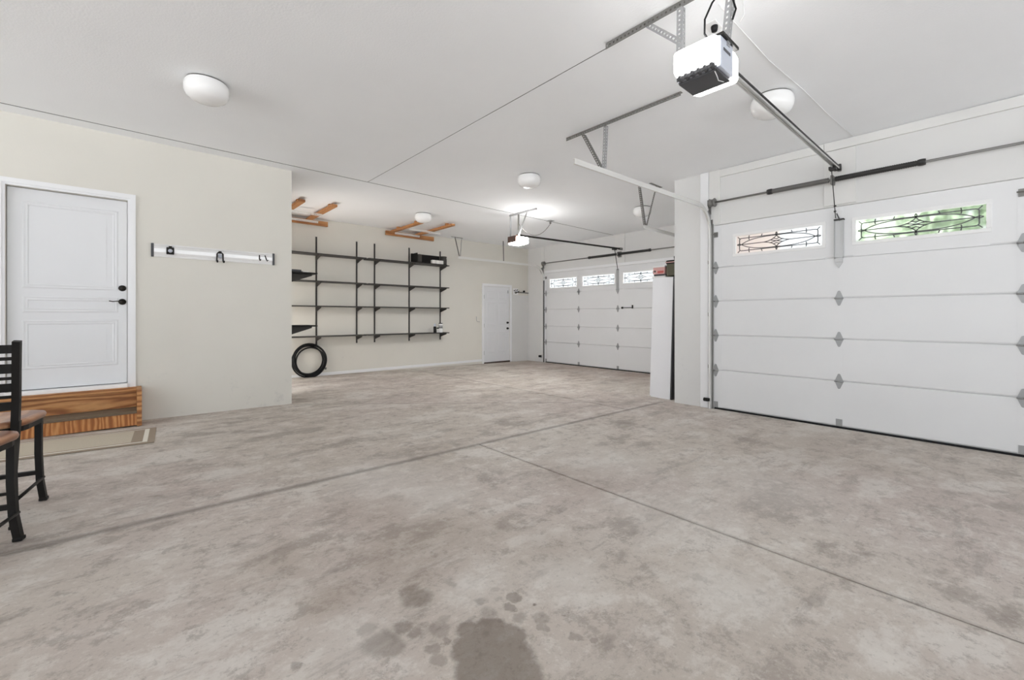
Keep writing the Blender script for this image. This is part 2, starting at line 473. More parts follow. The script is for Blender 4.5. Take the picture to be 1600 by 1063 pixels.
for sl in slabs:
    p = gapcut(box0, sl)
    if len(p) > 2:
        mb = MB(); mb.add(*chamfer_slab(p, fz, 0.04, 0.0035)); mb.build('concrete_slab', M_CONC, floor)

cl = MB().box(X0, X1, Y0_, Y1, ZC+0.0022, ZC+0.15)
ceiling = struct(cl.build('ceiling', M_CEILGAP))
for (xa, xb, ya, yb) in ((X0, 2.594, Y0_, 6.035), (2.605, X1, Y0_, 6.035), (X0, X1, 6.060, Y1)):
    MB().box(xa, xb, ya, yb, ZC, ZC+0.002).build('ceiling_panel', M_CEIL, ceiling)

def wall(name, boxes, m):
    mb = MB()
    for b in boxes: mb.box(*b)
    return struct(mb.build(name, m))
D1L, D1R, D1T, D1S = -0.872, -0.002, 2.462, 0.452   # entry door opening in the left wall
wall('wall_left', [(X0, D1L, YL, YL+.12, fz(X0)-.03, ZC), (D1R, XE, YL, YL+.12, -.0, ZC),
                   (D1L, D1R, YL, YL+.12, D1T, ZC), (D1L, D1R, YL, YL+.12, 0, D1S)], M_CREAM)
wall('wall_side', [(XE-.12, XE, YL+.12, 7.20, -.0, ZC), (XE-.12, XE, 8.86, YB, -.0, ZC), (XE-.12, XE, 7.20, 8.86, 2.35, ZC)], M_CREAM)  # unseen opening added in this wall to bring daylight into the far bay
D2L, D2R, D2T = 7.06, 7.985, 2.012                # small door opening in the back wall
wall('wall_back', [(XE-.12, D2L, YB, YB+.12, -.08, ZC), (D2R, X1, YB, YB+.12, -.11, ZC), (D2L, D2R, YB, YB+.12, D2T, ZC)], M_CREAM)
G1A, G1B, G1T = -0.27, 2.475, 2.425               # garage door openings
G2A, G2B, G2T = 3.42, 8.33, 2.40
YP = 3.03
wall('wall_right', [(XR, XR+.13, Y0_, G1A, -.09, ZC), (XR, XR+.13, G1B, YP, -.09, ZC), (XR, XR+.13, G1A, G1B, G1T, ZC)], M_WHITEWALL)
wall('wall_pillar', [(XR+.13, X1, YP-.12, YP, -.13, ZC)], M_WHITEWALL)
wall('wall_far', [(XF, XF+.14, YP, G2A, -.13, ZC), (XF, XF+.14, G2B, YB, -.13, ZC), (XF, XF+.14, G2A, G2B, G2T, ZC)], M_WHITEWALL)
# door-side boards and casings of the right wall
struct(MB().box(XR-.030, XR, 2.535, 2.645, -.045, ZC-.002, .008).build('trim_1', M_TRIM))
struct(MB().box(XR-.018, XR, 2.384, 2.530, 2.44, ZC-.002, .003).build('trim_2', M_BOARD))
struct(MB().box(XR-.020, XR, 0.958, 1.244, 2.44, 3.046, .003).build('trim_3', M_BOARD))
t4 = MB()
for ya, yb in ((1.246, 2.382), (-1.6, 1.242)): t4.box(XR-.024, XR, ya, yb, 3.05, 3.142, .003)
struct(t4.build('trim_4', M_BOARD))
struct(MB().box(XR-.012, XR, -.42, -.225, 2.44, 3.046, .003).build('trim_5', M_BOARD))
struct(MB().box(XF-.012, XF, 8.34, 8.45, -.09, ZC-.002, .003).build('trim_6', M_BOARD))
struct(MB().box(XF-.012, XF, 5.72, 6.00, 2.42, ZC-.002, .003).build('trim_7', M_BOARD))
for nm, a in (('trim_8', 8.345), ('trim_9', None)):
    if a: struct(MB().box(XF-.02, XF, G2A+.02, G2B-.02, 2.402, 2.47, .004).build(nm, M_TRIM))
struct(MB().box(XE, 6.99, YB-.012, YB, .0, .06, .003).build('baseboard_back', M_TRIM))

struct(MB().box(8.06, XF-.002, YB-.006, YB, fz(8.4)+.002, 1.80, .002).build('trim_12', M_WHITEWALL))
# casing + sill of the entry door
def casing(name, x0, x1, z0, z1, w, y, m):
    mb = MB()
    prof = [(-w, 0), (-w, .018), (-w*.35, .022), (-w*.25, .014), (0, .012), (0, 0)]
    path = [(x0, y, z0), (x0, y, z1), (x1, y, z1), (x1, y, z0)]
    # mitred flat casing, stepped profile
    for (wa, wb, d) in ((0, w*.3, .012), (w*.3, w, .022)):
        mb.box(x0-wb, x0-wa, y-d, y, z0, z1+wb); mb.box(x1+wa, x1+wb, y-d, y, z0, z1+wb); mb.box(x0-wa, x1+wa, y-d, y, z1+wa, z1+wb)
    return struct(mb.build(name, m))
casing('trim_10', D1L, D1R, .43, D1T, .066, YL, M_TRIM)
casing('trim_11', D2L, D2R, fz(7.5)+.0, D2T, .062, YB, M_TRIM)

def ring(mb, x0, x1, z0, z1, y, w=.028, h=.008):
    """raised moulding round a door panel; y is the door face, raised towards -Y"""
    o = [(x0, z0), (x1, z0), (x1, z1), (x0, z1)]
    def ins(d): return [(x0+d, z0+d), (x1-d, z0+d), (x1-d, z1-d), (x0+d, z1-d)]
    lv = [(0, 0), (.3, 1), (.55, .5), (.8, .9), (1, 0)]
    vs = []; 
    for a, hh in lv: vs += [(x, y - hh*h, z) for x, z in ins(a*w)]
    fs = [(k*4+i, k*4+(i+1)%4, (k+1)*4+(i+1)%4, (k+1)*4+i) for k in range(len(lv)-1) for i in range(4)]
    mb.add(vs, fs)
    f = ins(w*1.9)
    mb.box(f[0][0], f[2][0], y-.004, y+.002, f[0][1], f[2][1])

d1 = sroot('door_1', (-.45, YL, .45))
MB().box(D1L+.004, D1R-.004, YL+.052, YL+.097, D1S+.022, D1T-.006, .002).build('door_leaf', M_DOOR, d1)
for z0, z1 in ((1.475, 2.34), (1.235, 1.405), (.67, 1.165)):
    mb = MB(); ring(mb, -.775, -.075, z0, z1, YL+.0525, .05, .006); mb.build('door_panel', M_DOOR, d1)
dk = MB().lathe((-.045, YL+.052, 1.505), [(0, -.032), (.012, -.03), (.016, -.022), (.03, -.014), (.033, -.004), (.033, 0)], 20, 'Y'); dk.build('deadbolt', M_BRONZE, d1)
hd = MB().lathe((-.045, YL+.052, 1.357), [(0, -.045), (.012, -.045), (.012, -.02), (.03, -.014), (.033, -.004), (.033, 0)], 20, 'Y')
hd.sweep([(-.045, YL+0.007, 1.357), (-.085, YL+0.002, 1.362), (-.12, YL+0.003, 1.358), (-.15, YL+0.009, 1.364)], [(-.005,-.004),(.005,-.004),(.005,.004),(-.005,.004)], (0,1,0))
hd.build('door_handle', M_BRONZE, d1)
MB().box(D1L, D1R, YL-.045, YL+.09, D1S-.022, D1S+.018, .004).build('door_sill', M_ALU, d1)
MB().box(D1L+.004, D1R-.004, YL+.050, YL+.08, D1S+.0185, D1S+.0225).build('door_sweep', M_RUBBER, d1)

MB().box(D1L, D1R, YL+.098, YL+.119, D1S, D1T).build('leak_backing', M_TRIM, d1)  # unseen sheet added behind the leaf to stop light leaking round it

zf2 = fz(7.5)
d2 = sroot('door_2', (7.52, YB, zf2))
MB().box(D2L+.004, D2R-.004, YB+.012, YB+.055, zf2+.035, D2T-.005, .002).build('door_leaf', M_DOOR, d2)
MB().box(D2L, D2R, YB-.015, YB+.06, zf2-.02, zf2+.033, .003).build('door_sill', mat('dark_threshold', (.07,.045,.035), .6), d2)
MB().box(D2L, D2R, YB+.06, YB+.10, zf2, D2T).build('leak_backing', M_TRIM, d2)  # added backing sheet, blocks outside light at the leaf edges
for xa, xb in ((7.17, 7.47), (7.58, 7.87)):
    for z0, z1 in ((1.66, 1.87), (.95, 1.57), (.20, .76)):
        mb = MB(); ring(mb, xa, xb, z0, z1, YB+.0125, .03, .008); mb.build('door_panel', M_DOOR, d2)
for z, n in ((1.02, 'deadbolt'), (.86, 'door_handle')):
    MB().lathe((7.905, YB+.012, z), [(0, -.05), (.02, -.05), (.026, -.035), (.012, -.02), (.03, -.008), (.032, 0)], 14, 'Y').build(n, M_BRONZE, d2)
for z in (.22, .95, 1.72):
    MB().cyl((D2L+.004, YB-.006, z-.05), (D2L+.004, YB-.006, z+.05), .008, 8).build('hinge', M_HINGE, d2)
MB().box(7.915, 7.93, YB-.004, YB+.012, 1.84, 1.92).build('door_closer_plate', M_HINGE, d2)

# ------------------------------------------------------------------ garage doors
def came_lines():
    L = []
    rr = []
    for k in range(4):
        cx, cy = (.86, .52) if k == 0 else (-.86, .52) if k == 1 else (-.86, -.52) if k == 2 else (.86, -.52)
        for i in range(4):
            a = math.pi/2*k + math.pi/2*i/3
            rr.append((cx + .05*math.cos(a), cy + .18*math.sin(a)))
    L.append(rr + [rr[0]])
    def q(p0, p1, p2, n=10): return [tuple((1-t)**2*a + 2*t*(1-t)*b + t*t*c for a, b, c in zip(p0, p1, p2)) for t in [i/n for i in range(n+1)]]
    for sx in (1, -1):
        for sy in (1, -1):
            L.append(q((0, .62*sy), (.62*sx, .72*sy), (.86*sx, 0)))
            L.append(q((0, .62*sy), (.06*sx, .12*sy), (.30*sx, 0)))
            L.append([(.36*sx, .70*sy), (.34*sx, .95*sy)]); L.append(q((.66*sx, .46*sy), (.68*sx, .6*sy), (.66*sx, .95*sy), 4))
            L.append([(.90*sx, .66*sy), (.955*sx, .9*sy)])
        L.append([(.30*sx, 0), (.86*sx, 0)])
        L.append(q((.86*sx, 0), (.92*sx, .14), (.97*sx, 0), 5)); L.append(q((.86*sx, 0), (.92*sx, -.14), (.97*sx, 0), 5))
        L.append([(-.16*sx, .16), (.16*sx, -.16)])
        L.append(q((0, .62*sx), (.03, .78*sx), (0, .95*sx), 5)); L.append(q((0, .62*sx), (-.03, .78*sx), (0, .95*sx), 5))
    L.append([(-.08, .34), (.0, .2), (.08, .34)]); L.append([(-.08, -.34), (.0, -.2), (.08, -.34)])
    return L
CAME = came_lines()

def garage_door(xf, ya, yb, zb, zt, joints, cols, windows, zw0, zw1, label, handle=None):
    """inner face at X = xf, sections stacked in Z, hinge columns at cols"""
    g = thing('garage_door', (xf, (ya+yb)/2, zb), label, 'garage door')
    zs = [zb+.02] + joints + [zt]
    th = .045
    for i in range(len(zs)-1):
        z0, z1 = zs[i]+.0015, zs[i+1]-.0015
        last = i == len(zs)-2
        mb = MB()
        pr = [(0, z0+.018), (0, z1-.002), (.003, z1), (.018, z1), (.018, z1+(.0029 if i < len(zs)-2 else 0)), (th, z1+(.0029 if i < len(zs)-2 else 0)), (th, z0), (.012, z0), (.005, z0+.008)]
        def pris(y0, y1): mb.prism([(xf+a, y0, z) for a, z in pr], (0, y1-y0, 0))
        if not last: pris(ya, yb)
        else:
            ys = [ya] + sum([[w[0], w[1]] for w in windows], []) + [yb]
            for k in range(0, len(ys), 2): pris(ys[k], ys[k+1])
            for w in windows:
                for a, b in ((z0, zw0), (zw1, z1)):
                    mb.box(xf, xf+th, w[0], w[1], a, b)
        sec = mb.build('door_section', M_GDOOR, g)
        for cy in cols:
            w = .034 if ya+.06 < cy < yb-.06 else .05
            c = min(max(cy, ya+w), yb-w)
            MB().box(xf-.0022, xf+.002, c-w, c+w, z0+.008, z1-.014).build('stile', M_GDOOR, sec)
    for w in windows:
        y0, y1 = w
        f = MB(); fw = .024
        for a, b, c, d in ((y0-.012, y1+.012, zw0-.012, zw0+fw), (y0-.012, y1+.012, zw1-fw, zw1+.012), (y0-.012, y0+fw, zw0+fw, zw1-fw), (y1-fw, y1+.012, zw0+fw, zw1-fw)):
            f.box(xf-.008, xf+.02, a, b, c, d, .003)
        fr = f.build('window_frame', M_WHITEPL, g)
        MB().box(xf+.016, xf+.021, y0+.004, y1-.004, zw0+.004, zw1-.004).build('window_pane', M_GLASS, fr)
        cy, cz = (y0+y1)/2, (zw0+zw1)/2; hy, hz = (y1-y0)/2-fw, (zw1-zw0)/2-fw
        cm = MB()
        for ln in CAME:
            cm.sweep([(xf+.0135, cy - p[0]*hy, cz + p[1]*hz) for p in ln], [(-.0048,-.003),(.0048,-.003),(.0048,.003),(-.0048,.003)], (1,0,0))
        cm.build('lead_came', M_CAME, fr)
    for ci, cy in enumerate(cols):
        edge = ci in (0, len(cols)-1)
        s = 1 if cy < (ya+yb)/2 else -1
        for z in joints:
            h = MB(); w, t = .034, .085
            poly = [(0, -t), (.011, -t+.006), (w, -.016), (w, .016), (.011, t-.006), (0, t), (-.011, t-.006), (-w, .016), (-w, -.016), (-.011, -t+.006)]
            h.prism([(xf-.0035, cy+a, z+b) for a, b in poly], (-.003, 0, 0))
            h.cyl((xf-.014, cy-.04, z), (xf-.014, cy+.04, z), .009, 10)
            for zz in (-.05, .05): h.cyl((xf-.011, cy, z+zz), (xf-.005, cy, z+zz), .007, 8)
            hin = h.build('hinge', M_HINGE, g)
            if edge:
                r = MB(); r.cyl((xf-.03, cy, z), (xf-.03, cy-s*.09, z), .006, 8)
                r.cyl((xf-.03, cy-s*.045, z), (xf-.03, cy-s*.06, z), .02, 12); r.build('roller', M_GALVD, hin)
        br = MB(); br.box(xf-.006, xf-.001, cy-.03, cy+.03, zb+.025, zb+.105, .002)
        br.cyl((xf-.012, cy, zb+.09), (xf-.004, cy, zb+.09), .006, 8); br.build('bottom_bracket', M_HINGE, g)
        if edge:
            tb = MB(); tb.box(xf-.006, xf-.001, cy-.03, cy+.03, zt-.16, zt-.09, .002)
            tb.cyl((xf-.03, cy+s*.04, zt-.12), (xf-.03, cy-s*.09, zt-.12), .006, 8); tb.build('top_roller_bracket', M_GALVD, g)
    MB().box(xf-.004, xf+th, ya, yb, zb-.004, zb+.02, .004).build('bottom_seal', M_RUBBER, g)
    return g

GD1 = garage_door(5.884, -.265, 2.472, -.048, 2.418, [.476, .943, 1.400, 1.850], [-.205, 1.111, 2.452],
            [(-.008, .986), (1.244, 2.222)], 1.987, 2.262, 'white sectional garage door on the right with two leaded windows')
# centre strut the operator arm pulls on
st = MB(); st.box(5.862, 5.879, 1.075, 1.147, 1.80, 2.275, .003)
for ya in (1.068, 1.147): st.box(5.848, 5.879, ya, ya+.006, 1.86, 2.27)
st.prism([(5.872, 1.075, 1.80), (5.872, 1.147, 1.80), (5.872, 1.111, 1.735)], (.006, 0, 0))
st.build('operator_strut', mat('strut_steel', (0.50, 0.505, 0.51), 0.45, 0.5), GD1)
GD2 = garage_door(8.714, 3.43, 8.31, -.093, 2.40, [.475, .915, 1.380, 1.840], [3.47, 4.73, 5.92, 7.112, 8.28],
            [(3.62, 4.61), (4.83, 5.798), (5.994, 7.007), (7.155, 8.155)], 1.958, 2.243, 'wide white garage door at the far end with a row of leaded windows')
st = MB(); st.box(8.694, 8.710, 5.885, 5.955, 1.80, 2.33, .003); st.prism([(8.70, 5.885, 1.80), (8.70, 5.955, 1.80), (8.70, 5.92, 1.73)], (.006, 0, 0))
st.build('operator_strut', M_GALV, GD2)
lk = MB(); lk.box(8.700, 8.712, 5.52, 5.80, 1.395, 1.41); lk.cyl((8.69, 5.79, 1.40), (8.712, 5.79, 1.40), .025, 12)
lk.box(8.695, 8.712, 5.50, 5.53, 1.38, 1.46); lk.build('lock_bar', M_BLKMETAL, GD2)

def shaft(x, z, y0, y1, s0, s1, m, label, near_label=None, mid=None, m0=None):
    t = thing('torsion_shaft', (x, (s0+s1)/2, z), label, 'torsion spring')
    MB().cyl((x, y0, z), (x, y1, z), .0125, 10).build('shaft', M_GALVD, t)
    mid = mid if mid is not None else (s0+s1)/2
    for a, b, mm in ((s0, mid-.03, m), (mid+.03, s1, m0 or m)):
        sp = MB(); n = int(abs(b-a)/.0085); prof = []
        for i in range(n+1):
            yy = a + (b-a)*i/n; prof.append((.0295 if i % 2 else .0245, yy - a))
        sp.lathe((x, a, z), prof, 12, 'Y'); sp.build('spring', mm, t)
    for yy in (s0, s1):
        MB().lathe((x, yy, z), [(.012, -.03), (.030, -.03), (.034, -.012), (.034, .012), (.030, .03), (.012, .03)], 12, 'Y').build('winding_cone', M_SPRING, t)
    cb = MB(); cb.box(x-.02, XR if x < 7 else XF, mid-.012, mid+.012, z-.05, z+.045); cb.box((XR if x < 7 else XF)-.016, (XR if x < 7 else XF)-.012, mid-.05, mid+.05, z-.07, z+.07)
    cb.build('centre_bracket', M_GALVD, t)
    for yy, sgn in ((y1-.05, 1), (y0+.05, -1)):
        dr = MB().lathe((x, yy, z), [(.012, -.035), (.058, -.035), (.058, -.028), (.047, -.024), (.047, .018), (.055, .028), (.055, .035), (.012, .035)], 16, 'Y'); dr.build('cable_drum', M_GALVD, t)
        wx = XR if x < 7 else XF
        bp = MB(); bp.prism([(x-.03, yy+sgn*.05, z+.04), (wx-.013, yy+sgn*.05, z+.05), (wx-.013, yy+sgn*.05, z-.14), (x-.03, yy+sgn*.05, z-.03)], (0, .004, 0)); bp.build('end_bracket', M_GALVD, t)
    return t
shaft(XR-.10, 2.705, -.45, 2.50, .438, 1.766, M_OLDSPR, 'black torsion spring on a steel shaft above the right garage door', mid=1.153, m0=M_OLDSPR)
for o in bpy.data.objects:
    if o.parent and o.name.startswith('spring') and o.parent.location.x < 6 and o.data.vertices[0].co.y < -.1: o.data.materials[0] = M_SPRING
shaft(XF-.10, 2.668, 3.40, 8.33, 5.021, 6.683, M_SPRING, 'black torsion spring on a thin shaft above the far garage door')

# ------------------------------------------------------------------ tracks
CPROF = [(-.026,-.010),(.026,-.010),(.026,.012),(.020,.012),(.020,-.005),(-.020,-.005),(-.020,.012),(-.026,.012)]
def trackpath(xs, xv, y0, y1, zh, r, zb):
    p = [(xs, y0, zh)]
    for i in range(11):
        a = math.pi/2*i/10; p.append((xv-r+r*math.sin(a), y1, zh-r+r*math.cos(a)))
    p.append((xv, y1, zb)); return p
# near track with its hanger
tk = thing('door_track', (5.84, 2.50, -.04), 'bright steel track curving down beside the white right garage door', 'track')
MB().sweep(trackpath(3.10, 5.835, 2.585, 2.505, 2.648, .34, fz(5.8)+.002), CPROF, (0, 1, 0)).build('rail', M_TRACK, tk)
MB().sweep([(5.862, 2.492, 2.5), (5.862, 2.492, fz(5.85)+.002)], [(-.012,-.014),(.008,-.014),(.008,.014),(-.012,.014)], (0,1,0)).build('wall_angle', M_GALVD, tk)
MB().prism([(5.70, 2.51, 2.56), (5.858, 2.51, 2.66), (5.858, 2.51, 2.36), (5.84, 2.51, 2.36)], (0, .003, 0)).build('flag_bracket', M_GALV, tk)
for zz in (.5, 1.2, 1.9):
    MB().box(5.83, 5.871, 2.50, 2.535, zz, zz+.05).build('clip', M_GALVD, tk)
hg = thing('track_hanger', (3.58, 2.45, ZC), 'perforated steel V hanger holding the near track end', 'hanger', None)
MB().angle((3.57, 1.785, ZC-.003), (3.57, 3.087, ZC-.003), (1,0,0), (0,0,-1), .036).build('ceiling_angle', M_GALVD, hg)
MB().angle((3.588, 2.575, ZC-.03), (3.588, 2.60, 2.665), (0,1,0), (1,0,0), .032).build('strap', M_GALV, hg)
MB().angle((3.592, 2.86, ZC-.03), (3.592, 2.61, 2.675), (0,1,0), (1,0,0), .032).build('strap', M_GALVD, hg)
# far left track
tk = thing('door_track', (8.6, 8.36, -.09), 'pale steel track running along the cream back wall to the far garage door', 'track')
MB().sweep(trackpath(5.83, 8.665, 8.40, 8.345, 2.598, .34, fz(8.6)+.002), CPROF, (0, 1, 0)).build('rail', M_TRACK, tk)
MB().prism([(8.52, 8.35, 2.50), (8.69, 8.35, 2.60), (8.69, 8.35, 2.30), (8.67, 8.35, 2.30)], (0, .003, 0)).build('flag_bracket', M_GALVD, tk)
MB().box(8.664, 8.694, 8.325, 8.345, fz(8.6), 2.2).build('wall_angle', M_SPRING, tk)
hg = thing('track_hanger', (6.05, 8.6, ZC), 'thin dark V hanger at the back wall beside the black crate', 'hanger')
MB().box(5.90, 6.24, 8.785, 8.82, ZC-.006, ZC).build('ceiling_angle', M_GALVD, hg)
MB().bar((6.00, 8.79, ZC-.005), (5.88, 8.42, 2.60), .036, .004, (1,0,0)).build('strap', M_GALVD, hg)
MB().bar((6.20, 8.79, ZC-.005), (5.90, 8.42, 2.60), .03, .004, (1,0,0)).build('strap', M_GALV, hg)
hg = thing('track_hanger', (7.28, 8.41, ZC), 'single straight strap dropping from the ceiling to the far track', 'hanger')
MB().bar((7.26, 8.43, ZC), (7.26, 8.412, 2.60), .004, .03, (1,0,0)).build('strap', M_GALVD, hg)
# far right track (mostly behind the pillar)
tk = thing('door_track', (8.6, 3.39, -.09), 'short stretch of track seen just left of the white pillar', 'track')
MB().sweep(trackpath(5.60, 8.665, 3.36, 3.405, 2.505, .30, fz(8.6)+.002), CPROF, (0, -1, 0)).build('rail', M_TRACK, tk)
hg = thing('track_hanger', (5.75, 3.42, ZC), 'steel V hanger in front of the dome lamp near the pillar', 'hanger')
MB().box(5.70, 6.02, 3.30, 3.335, ZC-.006, ZC).build('ceiling_angle', M_GALVD, hg)
MB().angle((5.72, 3.50, ZC-.003), (5.66, 3.37, 2.51), (1,0,0), (0,1,0), .03).build('strap', M_GALVD, hg)
MB().perf((5.90, 3.33, ZC-.003), (5.68, 3.37, 2.51), (1,0,0), .03).build('strap', M_GALVD, hg)

# photo-eye sensors
pe = thing('photo_eye', (5.79, 2.57, .08), 'small black safety sensor low beside the right garage door', 'sensor')
MB().box(5.79, 5.84, 2.50, 2.516, .06, .10, .003).build('bracket', M_BLKMETAL, pe)
MB().lathe((5.80, 2.545, .078), [(0, -.035), (.02, -.035), (.024, -.02), (.024, .03), (0, .034)], 12, 'Y').build('sensor_body', M_BLKMETAL, pe)
pe = thing('photo_eye', (8.60, 8.40, .05), 'small black safety sensor in the far back corner', 'sensor')
MB().box(8.60, 8.67, 8.36, 8.40, .04, .07).build('bracket', M_GALV, pe)
MB().box(8.56, 8.62, 8.36, 8.43, .05, .11, .01).build('sensor_body', M_BLKMETAL, pe)

# ------------------------------------------------------------------ openers
op = thing('garage_opener', (2.54, 1.11, 2.66), 'white garage door opener with lit lenses hanging from the near ceiling', 'opener')
def lens(xa, xb, sgn):
    bm = bmesh.new(); bmesh.ops.create_cube(bm, size=1)
    for v in bm.verts:
        outer = (v.co.x*sgn > 0)
        y = 1.112 + v.co.y*2*(.128 if not outer else .122); z = 2.752 if v.co.z > 0 else ((2.612 if outer else 2.59) if sgn < 0 else (2.588 if outer else 2.562))
        v.co = (xb if outer else xa, y, z - (.012 if outer and v.co.z > 0 else 0))
    bmesh.ops.bevel(bm, geom=bm.edges[:], offset=.026, segments=4, profile=.5, affect='EDGES')
    return bm
MB().addbm(lens(2.435, 2.365, -1), True).build('lens', M_LENS, op)
MB().addbm(lens(2.60, 2.705, 1), True).build('lens', M_LENS, op)
MB().box(2.43, 2.61, .987, 1.237, 2.582, 2.758, .012).build('housing', M_GREYPL, op)
bt = MB(); bt.box(2.425, 2.61, 1.005, 1.225, 2.566, 2.584, .004); bt.build('bottom_cover', M_DARKPL, op)
lv = MB()
for i in range(6): lv.box(2.383, 2.428, 1.012+.036*i, 1.030+.036*i, 2.572, 2.598, .003)
lv.box(2.395, 2.402, 1.005, 1.222, 2.574, 2.597); lv.box(2.418, 2.425, 1.005, 1.222, 2.570, 2.590); lv.build('louver', M_DARKPL, op)
MB().box(2.47, 2.56, .9845, .988, 2.685, 2.70).build('slot', M_DARKPL, op)
MB().tube([(2.43, 1.02, 2.57), (2.46, 1.02, 2.553), (2.52, 1.035, 2.552), (2.58, 1.03, 2.565)], .0025, 6).build('antenna_wire', M_WHITEPL, op)
ch = MB().box(2.44, 2.66, .975, 1.03, 2.757, 2.775, .004); ch.build('top_bracket', M_BLKMETAL, op)
rl = MB()
rl.sweep([(2.50, 1.13, 2.80), (5.80, 1.10, 2.825)], [(-.006,-.022),(.026,-.022),(.026,-.017),(.0,-.017),(.0,.017),(.026,.017),(.026,.022),(-.006,.022)], (0,1,0))
rl.build('drive_rail', M_RAILST, op)
MB().tube([(2.62, 1.105, 2.795), (5.70, 1.08, 2.820)], .008, 8).build('chain', M_SPRING, op)
MB().tube([(2.62, 1.15, 2.795), (5.70, 1.12, 2.820)], .006, 8).build('chain', M_TRACK, op)
MB().lathe((5.76, 1.10, 2.822), [(0,-.03),(.035,-.03),(.035,.03),(0,.03)], 14, 'Y').build('pulley', M_SPRING, op)
hb = MB(); hb.box(5.74, XR-.013, 1.085, 1.115, 2.80, 2.845); hb.build('header_bracket', M_GALVD, op)
MB().box(5.62, 5.70, 1.09, 1.155, 2.775, 2.81, .004).build('trolley', M_SPRING, op)
am = MB(); am.bar((5.66, 1.135, 2.79), (5.845, 1.135, 2.29), .016, .006, (0,1,0)); am.cyl((5.66,1.12,2.785),(5.66,1.15,2.785),.016,10)
am.bar((5.84, 1.125, 2.34), (5.87, 1.10, 2.26), .02, .006, (0,1,0)); am.box(5.83, 5.88, 1.06, 1.15, 2.262, 2.276)
for zz in (2.42, 2.36): am.cyl((5.82-.0, 1.125, zz), (5.82, 1.146, zz), .009, 8)
am.build('door_arm', M_SPRING, op)
MB().angle((2.545, .62, ZC-.003), (2.545, 1.83, ZC-.003), (1,0,0), (0,0,-1), .042).build('ceiling_angle', M_GALVD, op)
MB().angle((2.545, 1.262, ZC-.04), (2.495, 1.24, 2.74), (0,1,0), (1,0,0), .036).build('strap', M_GALV, op)
MB().angle((2.555, .962, ZC-.04), (2.515, .985, 2.73), (0,1,0), (1,0,0), .036).build('strap', M_GALV, op)
MB().perf((2.550, 1.50, ZC-.035), (2.510, 1.255, 2.87), (0,.25,-.238), .036).build('strap', M_GALV, op)
pc = MB().tube([(2.45,1.06,2.765),(2.43,1.075,2.80),(2.40,1.06,2.86),(2.40,1.02,2.93),(2.44,.97,3.02),(2.50,.95,3.08),(2.53,.965,3.0),(2.545,.95,2.93),(2.53,.962,2.87)], .0055, 8)
tag(pc.build('power_cord', M_RUBBER), 'black cord rising from the near white garage opener', 'cord')
tag(MB().tube([(2.585,.935,3.08),(2.585,.93,3.0),(2.575,.92,2.94),(2.570,.915,2.89),(2.56,.935,2.85)], .003, 6).build('wire_loop', M_WHITEPL), 'thin white wire wound round the near opener strap', 'wire')
ob = thing('ceiling_outlet', (2.93, 1.24, ZC), 'white ceiling outlet with a black plug behind the near opener', 'outlet')
MB().box(2.87, 2.99, 1.20, 1.28, ZC-.008, ZC, .003).build('cover_plate', M_WHITEPL, ob)
MB().lathe((2.93, 1.23, ZC-.03), [(0,-.012),(.018,-.012),(.022,.01),(.022,.023)], 12).build('plug', M_RUBBER, ob)
wr = MB().tube([(2.75,1.13,ZC-.003),(3.65,1.12,ZC-.003),(4.3,1.07,ZC-.003),(5.0,1.04,ZC-.003),(5.855,.985,ZC-.003)], .0028, 6)
tag(wr.build('ceiling_wire', M_WHITEPL), 'white low voltage wire stapled along the ceiling to the wall', 'wire')

op2 = thing('garage_opener', (5.55, 6.05, 2.65), 'brown garage door opener with a bright lens in the far bay', 'opener')
MB().box(5.42, 5.69, 5.935, 6.17, 2.60, 2.725, .015).build('housing', M_BROWNPL, op2)
MB().box(5.435, 5.70, 5.875, 5.94, 2.585, 2.705, .018).build('lens', M_LENS2, op2)
MB().box(5.44, 5.68, 5.95, 6.16, 2.575, 2.602, .010).build('lens', M_LENS3, op2)
MB().bar((5.58, 6.07, 2.765), (8.64, 5.80, 2.79), .03, .035, (0,1,0)).build('drive_rail', M_BLKMETAL, op2)
MB().box(8.60, XF-.013, 5.77, 5.83, 2.765, 2.815).build('header_bracket', M_GALVD, op2)
am = MB(); am.bar((8.45, 5.83, 2.77), (8.68, 5.90, 2.30), .014, .008, (0,1,0)); am.box(8.38, 8.50, 5.80, 5.86, 2.745, 2.775)
am.build('door_arm', M_SPRING, op2)
MB().box(5.47, 5.505, 5.45, 6.175, ZC-.03, ZC, .002).build('ceiling_angle', M_GALV, op2)
MB().bar((5.49, 6.16, ZC-.02), (5.49, 6.16, 2.71), .004, .034, (1,0,0)).build('strap', M_GALV, op2)
MB().bar((5.49, 5.93, ZC-.02), (5.50, 5.95, 2.71), .004, .04, (1,0,0)).build('strap', M_GALVD, op2)
MB().bar((5.49, 5.70, ZC-.02), (5.50, 5.94, 2.72), .004, .03, (1,0,0)).build('strap', M_GALV, op2)
ob = thing('ceiling_outlet', (6.43, 5.99, ZC), 'grey ceiling outlet with a drooping cord in the far bay', 'outlet')
MB().box(6.37, 6.49, 5.93, 6.05, ZC-.012, ZC, .003).build('cover_plate', M_GALV, ob)
MB().lathe((6.43, 5.99, ZC-.05), [(0,-.014),(.018,-.014),(.02,.01),(.02,.04)], 10).build('plug', M_GALVD, ob)
cd = [(6.43 + (5.53-6.43)*t, 5.99 - .03*t, 3.09 - .9*t*(1-t) - .14*t) for t in [i/12 for i in range(13)]]
tag(MB().tube(cd, .006, 6).build('power_cord', M_GALVD), 'grey cord drooping under the ceiling to the brown opener', 'cord')

